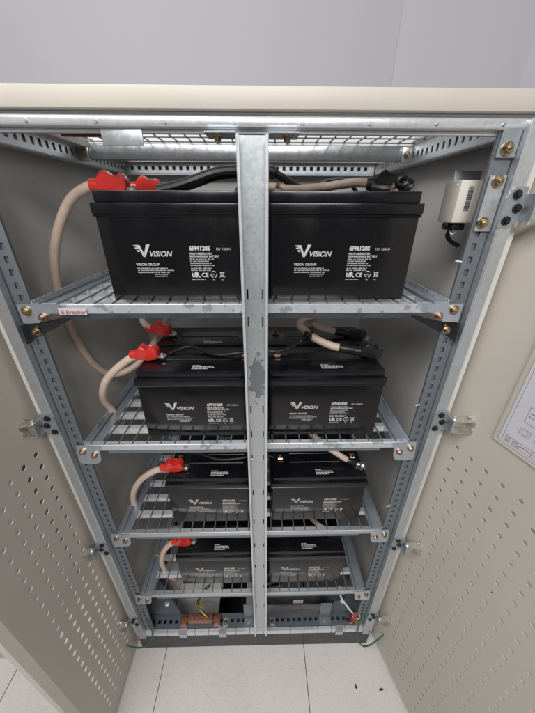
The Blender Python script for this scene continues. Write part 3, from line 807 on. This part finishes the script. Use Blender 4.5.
mb = MB(); mb.box(.472, .502, .050, .095, -.052, -.0365, .004, 2); mb.tube([(.492, .085, -.051), (.488, .085, -.066), (.505, .09, -.08), (.53, .1, -.09)], .005, 8); part('plug', mb, 'rubber', t)
mb = MB(); mb.tube([(.470, .075, -.036), (.476, .065, -.050), (.481, .06, -.060), (.492, .06, -.055)], .0013, 6); part('cable_tie', mb, 'white', t)
mb = MB(); mb.box(.4885, .5215, -.0052, -.0012, -.050, .050, .0008, 1); pl = part('bracket', mb, 'galv', t)
for z in (.040, -.034):
    mb = MB(); mb.bolt((.500 if z < 0 else .505, -.0055, z), (0, -1, 0), .0095); part('bolt', mb, 'gold', pl)

# paper drawing held in the pocket of the right door
t = thing('wiring_drawing', XP @ V((.2, -.498, .002)), 'white paper wiring drawing in the clear pocket on the right door', 'paper drawing')
def pbox(mb, r0, r1, z0, z1, n0=.0022, n1=.0025): mb.box(r0, r1, z0, z1, n0, n1, 0, 2, XP)
mb = MB(); pbox(mb, .103, .313, -.498, -.201, .0013, .0021); part('sheet', mb, 'paper', t)
mb = MB()
L = .0004
def hl(r0, r1, z): pbox(mb, r0, r1, z-L, z+L)
def vl(r, z0, z1): pbox(mb, r-L, r+L, z0, z1)
hl(.110, .306, -.491); hl(.110, .306, -.208); vl(.110, -.491, -.208); vl(.306, -.491, -.208)
hl(.110, .306, -.474); hl(.110, .22, -.4825)
for r in (.118, .134, .150, .176, .22, .262): vl(r, -.491, -.474)
for (r, z, w_, h_) in ((.136, -.452, .022, .016), (.170, -.452, .022, .016), (.136, -.42, .03, .04), (.18, -.42, .05, .04), (.15, -.35, .09, .05), (.15, -.28, .04, .05), (.21, -.28, .06, .05)):
    hl(r, r+w_, z); hl(r, r+w_, z+h_); vl(r, z, z+h_); vl(r+w_, z, z+h_)
for (r, z) in ((.147, -.444), (.181, -.444)):
    for k in range(12):
        a0, a1 = k*math.pi/6, (k+1)*math.pi/6
        p0 = XP @ V((r+.007*math.cos(a0), z+.007*math.sin(a0), .0023)); p1 = XP @ V((r+.007*math.cos(a1), z+.007*math.sin(a1), .0023)); mb.cyl(p0, p1, .0004, n=4)
random.seed(5)
for (r, z, n) in ((.120, -.4805, 2), (.120, -.489, 2), (.136, -.4805, 3), (.136, -.489, 3), (.153, -.483, 5), (.14, -.404, 4), (.14, -.395, 3), (.185, -.40, 6)):
    for k in range(n): pbox(mb, r+k*.0042, r+k*.0042+random.uniform(.0018, .0034), z, z+.0034)
part('line_work', mb, 'ink', t)

# crumbs on the floor
def crumb(p, sx, sy, rz, label):
    mb = MB(); q = bmesh.ops.create_icosphere(mb.bm, subdivisions=2, radius=.006)
    for v in q['verts']: v.co *= random.uniform(.75, 1.25)
    bmesh.ops.transform(mb.bm, matrix=Matrix.Translation(p) @ Matrix.Rotation(rz, 4, 'Z') @ Matrix.Diagonal((sx, sy, .55, 1)), verts=q['verts'])
    single('floor_crumb', mb, 'crumb', p, label, 'debris', 'crumbs on the floor')
crumb((.470, -.162, ZF+.0035), .9, 1.1, .4, 'small roundish dark crumb on the floor before the right door')
crumb((.585, -.172, ZF+.003), 1.7, .6, .1, 'small elongated dark crumb on the floor beside the right door foot')

# ------------------------------------------------------------------ camera
cam = bpy.data.cameras.new('camera'); co = bpy.data.objects.new('camera', cam); COL.objects.link(co)
cam.sensor_fit = 'HORIZONTAL'; cam.sensor_width = 36; cam.lens = 291.85/535*36; cam.clip_start = .01; cam.clip_end = 100
p_, yw, rl = .473717, .019344, .003499
F = V((math.sin(yw)*math.cos(p_), math.cos(yw)*math.cos(p_), -math.sin(p_))); R = V((math.cos(yw), -math.sin(yw), 0)); U = R.cross(F)
R2 = R*math.cos(rl)+U*math.sin(rl); U2 = -R*math.sin(rl)+U*math.cos(rl)
co.matrix_world = Matrix(((R2.x, U2.x, -F.x, .044394), (R2.y, U2.y, -F.y, -.659879), (R2.z, U2.z, -F.z, -.005794), (0, 0, 0, 1)))
sc.camera = co

# ------------------------------------------------------------------ light
def area(name, loc, target, sx, sy, watt, col=(1, .99, .98)):
    l = bpy.data.lights.new(name, 'AREA'); l.shape = 'RECTANGLE'; l.size = sx; l.size_y = sy; l.energy = watt; l.color = col
    o = bpy.data.objects.new(name, l); COL.objects.link(o); o.location = loc
    o.rotation_euler = (V(target)-V(loc)).to_track_quat('-Z', 'Y').to_euler()
area('ceiling_lamp', (-1.1, -1.2, 1.75), (-.7, -.75, 0), 1.2, 1.2, 50)
area('ceiling_lamp', (.2, -2.7, 1.75), (.15, -1.0, -.6), 1.8, .8, 88)
w = bpy.data.worlds.new('World'); sc.world = w; w.use_nodes = True
w.node_tree.nodes['Background'].inputs['Color'].default_value = (.96, .97, 1, 1)
w.node_tree.nodes['Background'].inputs['Strength'].default_value = .14
sc.view_settings.view_transform = 'Standard'; sc.view_settings.look = 'None'; sc.view_settings.exposure = 0.0; sc.view_settings.gamma = 1

# stand the whole scene on z = 0
for o in list(sc.objects):
    if o.parent is None: o.location.z += 1.99
